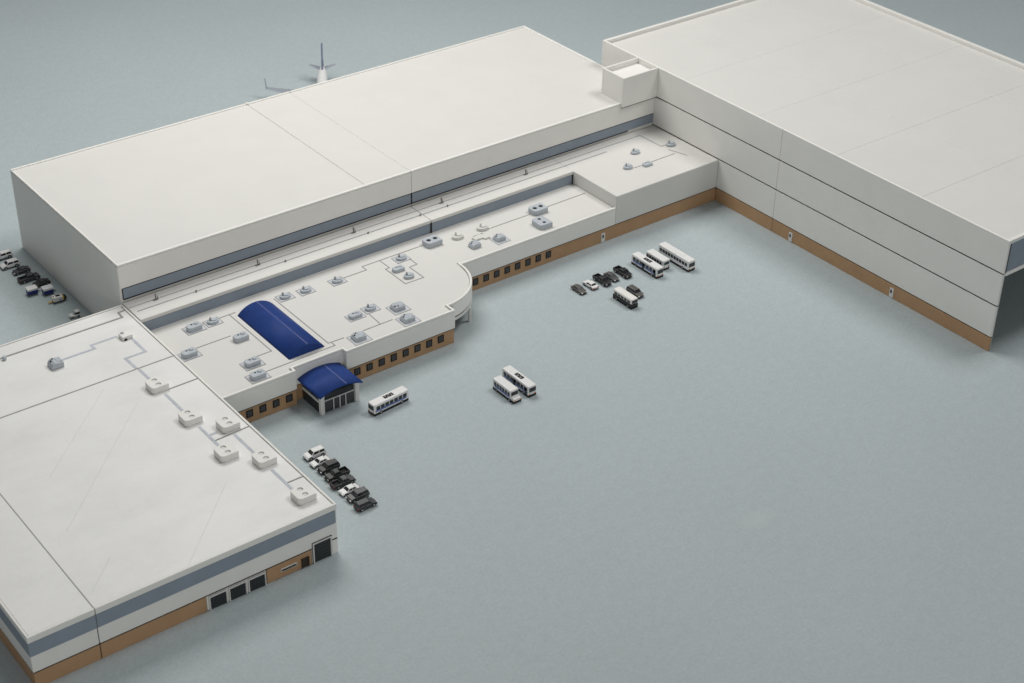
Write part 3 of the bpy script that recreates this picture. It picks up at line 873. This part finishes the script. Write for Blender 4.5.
def bus(kind, x, y, deg, label, group):
    """front faces +x"""
    dims = {"transit": (3.15, 0.74, 0.92), "coach": (3.7, 0.76, 0.98), "shuttle": (2.5, 0.74, 0.92), "minibus": (2.25, 0.70, 0.88)}
    Ln, Wd, Hh = dims[kind]
    L2, W2 = Ln / 2, Wd / 2
    t = thing("bus", label, "bus", (x, y, 0), R(deg), group)
    top = "cream" if kind in ("minibus",) else "c_white"
    zb = 0.17
    x1 = L2 - (0.36 if kind == "shuttle" else 0)
    if kind == "minibus":
        bm = bmesh.new(); box(bm, -L2, x1, -W2, W2, 0.42, Hh)
        body = obj("body", bm, top, t, 0.12, 3)
        bm = bmesh.new(); box(bm, -L2 - 0.01, x1 + 0.02, -W2 - 0.008, W2 + 0.008, zb, 0.415)
        obj("lower_body", bm, "c_black", t, 0.06, 2)
    else:
        bm = bmesh.new(); box(bm, -L2, x1, -W2, W2, zb, Hh)
        body = obj("body", bm, top, t, 0.075, 3)
    if kind == "shuttle":
        bm = bmesh.new(); profile_y(bm, [(x1 - 0.05, zb), (x1 - 0.05, 0.48), (x1 + 0.02, 0.46), (L2 - 0.04, 0.38), (L2, 0.3), (L2, zb)], -W2 + 0.04, W2 - 0.04)
        obj("bonnet", bm, "c_white", t, 0.04, 2)
    one("skirt", "tyre", t, -L2 + 0.03, L2 - 0.01, -W2 + 0.004, W2 - 0.004, 0.045, zb + 0.02)
    # side windows
    n = {"transit": 7, "coach": 10, "shuttle": 6, "minibus": 5}[kind]
    z0, z1 = (0.47, 0.74) if kind != "minibus" else (0.52, 0.70)
    a, b = -L2 + 0.18, x1 - (0.16 if kind != "shuttle" else 0.06)
    st = (b - a) / n
    for s in (-1, 1):
        for i in range(n):
            xx = a + st * i
            one("side_window", "glass", t, xx + 0.035, xx + st - 0.035, s * W2 - 0.012, s * W2 + 0.012, z0, z1)
        if kind in ("transit", "shuttle"):
            bm = bmesh.new()
            box(bm, -L2 + 0.25, x1 - 0.12, s * W2 - 0.01, s * W2 + 0.009, 0.33, z0 - 0.012)
            obj("side_stripe", bm, "busblue", t)
        if kind == "transit":
            for xx in (x1 - 0.30, -0.12):
                one("door", "glass", t, xx - 0.13, xx + 0.13, s * W2 - 0.012, s * W2 + 0.015, 0.17, 0.74) if s < 0 else None
    one("windscreen", "glass", t, x1 - 0.02, x1 + 0.012, -W2 + 0.07, W2 - 0.07, 0.44 if kind != "minibus" else 0.52, 0.78)
    one("rear_window", "glass", t, -L2 - 0.012, -L2 + 0.02, -W2 + 0.09, W2 - 0.09, 0.52, 0.76)
    for s in (-1, 1):
        one("head_light", "orange", t, L2 - 0.03, L2 + 0.012, s * (W2 - 0.12) - 0.06, s * (W2 - 0.12) + 0.06, 0.22, 0.30)
        one("tail_light", "red", t, -L2 - 0.012, -L2 + 0.03, s * (W2 - 0.1) - 0.05, s * (W2 - 0.1) + 0.05, 0.24, 0.36)
    if kind == "transit":
        vent = one("roof_detail", "hole", t, -0.40, 0.42, -0.16, 0.17, Hh - 0.02, Hh + 0.012)  # black panel standing in for an unreadable fleet number
        for k in range(4):
            xx = -0.24 + k * 0.165
            one("number_slit", "c_white", vent, xx - 0.014, xx + 0.014, -0.15 if k % 2 else -0.02, 0.03 if k % 2 else 0.16, Hh + 0.0125, Hh + 0.018)
    if kind == "coach":
        one("roof_hatch", "c_white", t, -0.9, 0.9, -0.14, 0.14, Hh - 0.02, Hh + 0.02, bevel=0.012, seg=1)
    if kind == "minibus":
        one("windscreen", "glass", t, x1, x1 + 0.005, -0.1, 0.1, 0.6, 0.62)
    wheels(t, (-L2 * 0.60, L2 * 0.62), W2 - 0.04, 0.14, 0.11)
    t.scale = (1.07, 1.07, 1.09)
    return t


G1 = "toy cars parked in a row beside the front-corner building"
car("suv", "c_white", -51.35, -11.95, 180, "white van-like estate car, first of the row, nearest the blue-roofed porch", G1)
car("sedan", "c_white", -51.5, -12.98, 180, "white saloon car between a white estate car and a black estate car", G1)
car("suv", "c_black", -51.4, -13.95, 180, "black estate car parked between a white saloon and a black pickup", G1)
car("pickup", "c_black", -51.35, -15.0, 180, "black pickup truck with its open bed toward the apron, in the row of eight", G1, "pickup_truck")
car("pickup", "c_dgrey", -51.5, -16.0, 0, "dark grey pickup truck with its open bed toward the white building", G1, "pickup_truck")
car("sedan", "c_white", -51.6, -17.0, 180, "white saloon car parked between a dark grey pickup and a grey estate car", G1)
car("suv", "c_grey", -51.5, -17.95, 180, "mid grey estate car, second from the near end of the row of eight", G1)
car("suv", "c_dgrey", -51.6, -19.1, 0, "dark grey estate car with red tail light, last in the row of eight", G1)
G2 = "toy cars parked near the three buses"
car("sedan", "c_brown", -20.83, -5.23, -90, "grey saloon car at the end of the row, farthest from the buses", G2)
car("sedan", "c_white", -19.54, -5.2, 90, "white saloon car between a grey saloon and a black pickup, near the buses", G2)
car("pickup", "c_black", -18.28, -5.25, -90, "black pickup truck parked between a white saloon and a grey saloon", G2, "pickup_truck")
car("sedan", "c_grey", -17.2, -5.24, -90, "grey saloon car parked between two black pickup trucks", G2)
car("pickup", "c_black", -15.97, -5.27, -90, "black pickup truck closest to the blue and white bus", G2, "pickup_truck")
car("suv", "c_brown", -17.31, -8.45, -90, "warm grey estate car beside the small cream and black bus", G2)
G3 = "toy buses standing on the apron"
bus("transit", -43.42, -9.85, 185, "blue-striped white city bus standing alone beside the porch", G3)
bus("shuttle", -35.2, -13.95, -90, "short-nosed white shuttle bus with bonnet, beside a longer city bus in mid apron", G3)
bus("transit", -33.75, -13.6, -90, "white city bus with black roof markings, beside the bonneted shuttle in mid apron", G3)
bus("transit", -13.75, -5.95, -90, "white city bus with black roof markings, next to the black pickup truck", G3)
bus("shuttle", -12.4, -5.6, 90, "short white shuttle bus between the blue-striped city bus and the long plain coach", G3)
bus("coach", -10.75, -6.4, -90, "longest plain white coach with many small windows, nearest the tall hangar", G3)
bus("minibus", -18.85, -8.95, -90, "small cream over black minibus beside a warm grey car", G3)
G4 = "toy cars and carts behind the long hangar's end wall"
car("suv", "c_white", -57.9, 28.5, 180, "white estate car farthest along the dark end wall, cut by the picture edge", G4)
car("suv", "c_white", -58.0, 26.75, 180, "white estate car beside a dark grey saloon near the hangar's end wall", G4)
car("sedan", "c_dgrey", -57.6, 25.3, 180, "dark grey saloon car between a white estate car and a dark grey pickup", G4)
car("pickup", "c_dgrey", -57.6, 23.7, 0, "dark grey pickup truck by the hangar's end wall, above the blue boxes", G4, "pickup_truck")
car("sedan", "c_black", -57.1, 22.35, 180, "black saloon car tucked just behind the two blue and white boxes", G4)


def box_cart(x, y, label):
    t = thing("box_cart", label, "cart", (x, y, 0), R(-2), "blue and white box carts")
    one("box", "navy", t, -0.42, 0.42, -0.31, 0.31, 0.10, 0.46, bevel=0.02, seg=1)
    one("lid", "c_white", t, -0.45, 0.45, -0.33, 0.33, 0.462, 0.66, bevel=0.04)
    one("end_panel", "c_white", t, 0.425, 0.44, -0.29, 0.29, 0.10, 0.455)
    one("tow_bar", "tyre", t, 0.4, 0.72, -0.03, 0.03, 0.08, 0.12)
    wheels(t, (-0.28, 0.28), 0.25, 0.08, 0.07)
    return t
box_cart(-58.33, 21.42, "blue box cart with white lid, farther from the hangar's end wall of the two")
box_cart(-57.24, 20.72, "blue box cart with white lid, next to the white and yellow power unit")
t = thing("ground_power_unit", "white generator cart with yellow tow bar and black end, beside the blue box carts", "cart", (-57.15, 19.05, 0), R(-4))
one("body", "cream", t, -0.42, 0.42, -0.28, 0.28, 0.14, 0.56, bevel=0.06)
one("top_panel", "hole", t, -0.12, 0.26, -0.14, 0.14, 0.55, 0.572)
one("filler_cap", "hole", t, -0.34, -0.26, -0.1, 0.1, 0.55, 0.572)
one("side_grille", "unit", t, 0.08, 0.30, -0.292, -0.27, 0.22, 0.42)
one("tow_bar", "yellow", t, -0.80, -0.43, -0.07, 0.07, 0.10, 0.17, bevel=0.015, seg=1)
one("end_cover", "yellow", t, 0.425, 0.52, -0.24, 0.24, 0.16, 0.46, bevel=0.02, seg=1)
one("engine", "tyre", t, 0.525, 0.75, -0.22, 0.22, 0.12, 0.40, bevel=0.04)
one("chassis", "tyre", t, -0.40, 0.60, -0.24, 0.24, 0.06, 0.137)
wheels(t, (-0.24, 0.3), 0.24, 0.085, 0.08)
t = thing("tow_tractor", "small white tow tractor half hidden behind the dusty roof edge", "tractor", (-57.05, 16.0, 0), R(175))
one("body", "c_white", t, -0.45, 0.45, -0.24, 0.24, 0.10, 0.30, bevel=0.04)
one("cab", "glass", t, -0.42, -0.05, -0.22, 0.22, 0.28, 0.50, bevel=0.03)
one("roof", "c_white", t, -0.44, -0.03, -0.23, 0.23, 0.50, 0.54, bevel=0.015, seg=1)
one("seat", "unit", t, 0.0, 0.12, -0.15, 0.15, 0.3, 0.4, bevel=0.02, seg=1)
wheels(t, (-0.28, 0.28), 0.2, 0.1, 0.09)

# ------------------------------------------------------------------ airliner parked behind the hangar
PD = math.atan2(-0.84, -0.54)
pl = thing("airliner", "white toy airliner with upright tail fin, mostly hidden behind the long hangar", "aircraft", (-15.0, 44.75, 0), PD)
# tail end at local x=0, nose at x=11
st = [(-0.35, 0.05, 1.62), (0.0, 0.16, 1.58), (0.7, 0.30, 1.48), (1.6, 0.44, 1.36), (2.8, 0.54, 1.27), (4.0, 0.57, 1.25), (9.0, 0.57, 1.25), (10.0, 0.52, 1.22), (10.7, 0.38, 1.16), (11.1, 0.2, 1.10), (11.25, 0.05, 1.07)]
bm = bmesh.new()
loft(bm, [[(x, r * math.cos(2 * math.pi * i / 20), z + r * math.sin(2 * math.pi * i / 20)) for i in range(20)] for x, r, z in st])
fu = obj("fuselage", bm, "planewhite", pl, smooth=True)
def wingmesh(bm, root_, tip, th0, th1):
    """root/tip: (x_lead, x_trail, y, z)"""
    def sec(s, t_):
        xl, xt, y, z = s
        return [(xl, y, z), (xl * .7 + xt * .3, y, z + t_), (xt, y, z + t_ * .2), (xl * .6 + xt * .4, y, z - t_ * .5)]
    loft(bm, [sec(root_, th0), sec(tip, th1)])
for s in (-1, 1):
    bm = bmesh.new(); wingmesh(bm, (7.7, 5.5, s * 0.35, 0.92), (5.05, 4.45, s * 5.7, 1.14), 0.14, 0.05)
    w = obj("wing", bm, "planegrey", pl)
    bm = bmesh.new()
    loft(bm, [[(5.05, s * 5.7, 1.12), (4.45, s * 5.7, 1.12), (4.45, s * 5.77, 1.14), (5.05, s * 5.77, 1.14)],
              [(4.55, s * 5.86, 2.08), (4.2, s * 5.86, 2.08), (4.2, s * 5.92, 2.09), (4.55, s * 5.92, 2.09)]])
    obj("winglet", bm, "planegrey", w)
    bm = bmesh.new()
    prof = [(8.3, 0.2), (8.25, 0.30), (7.5, 0.30), (6.8, 0.18)]
    loft(bm, [[(x, s * 1.9 + r * math.cos(2 * math.pi * i / 14), 0.62 + r * math.sin(2 * math.pi * i / 14)) for i in range(14)] for x, r in prof])
    obj("engine", bm, "planewhite", w, smooth=True)
    bm = bmesh.new(); wingmesh(bm, (1.5, 0.5, s * 0.2, 1.6), (0.45, 0.05, s * 1.4, 1.74), 0.07, 0.03)
    obj("tailplane", bm, "planegrey", pl)
bm = bmesh.new()
fin = [(1.9, 1.72), (0.2, 1.66), (-0.75, 3.75), (-0.05, 3.80)]
profile_y(bm, fin, -0.085, 0.085)
obj("tail_fin", bm, "finblue", pl, 0.02, 1)
bm = bmesh.new(); profile_y(bm, [(1.0, 1.7), (0.02, 1.55), (-0.12, 1.95), (0.1, 2.2), (0.8, 2.05)], -0.115, 0.115)
obj("tail_emblem", bm, "navy", pl)
for x, y in ((9.6, 0), (5.2, 0.75), (5.2, -0.75)):
    bm = bmesh.new(); cyl(bm, x, y, 0.1, 0.9, 0.05, 8)
    lg = obj("landing_gear", bm, "planegrey", pl)
    bm = bmesh.new(); wheel_mesh(bm, x, y, 0.14, 0.2); obj("wheel", bm, "tyre", lg)
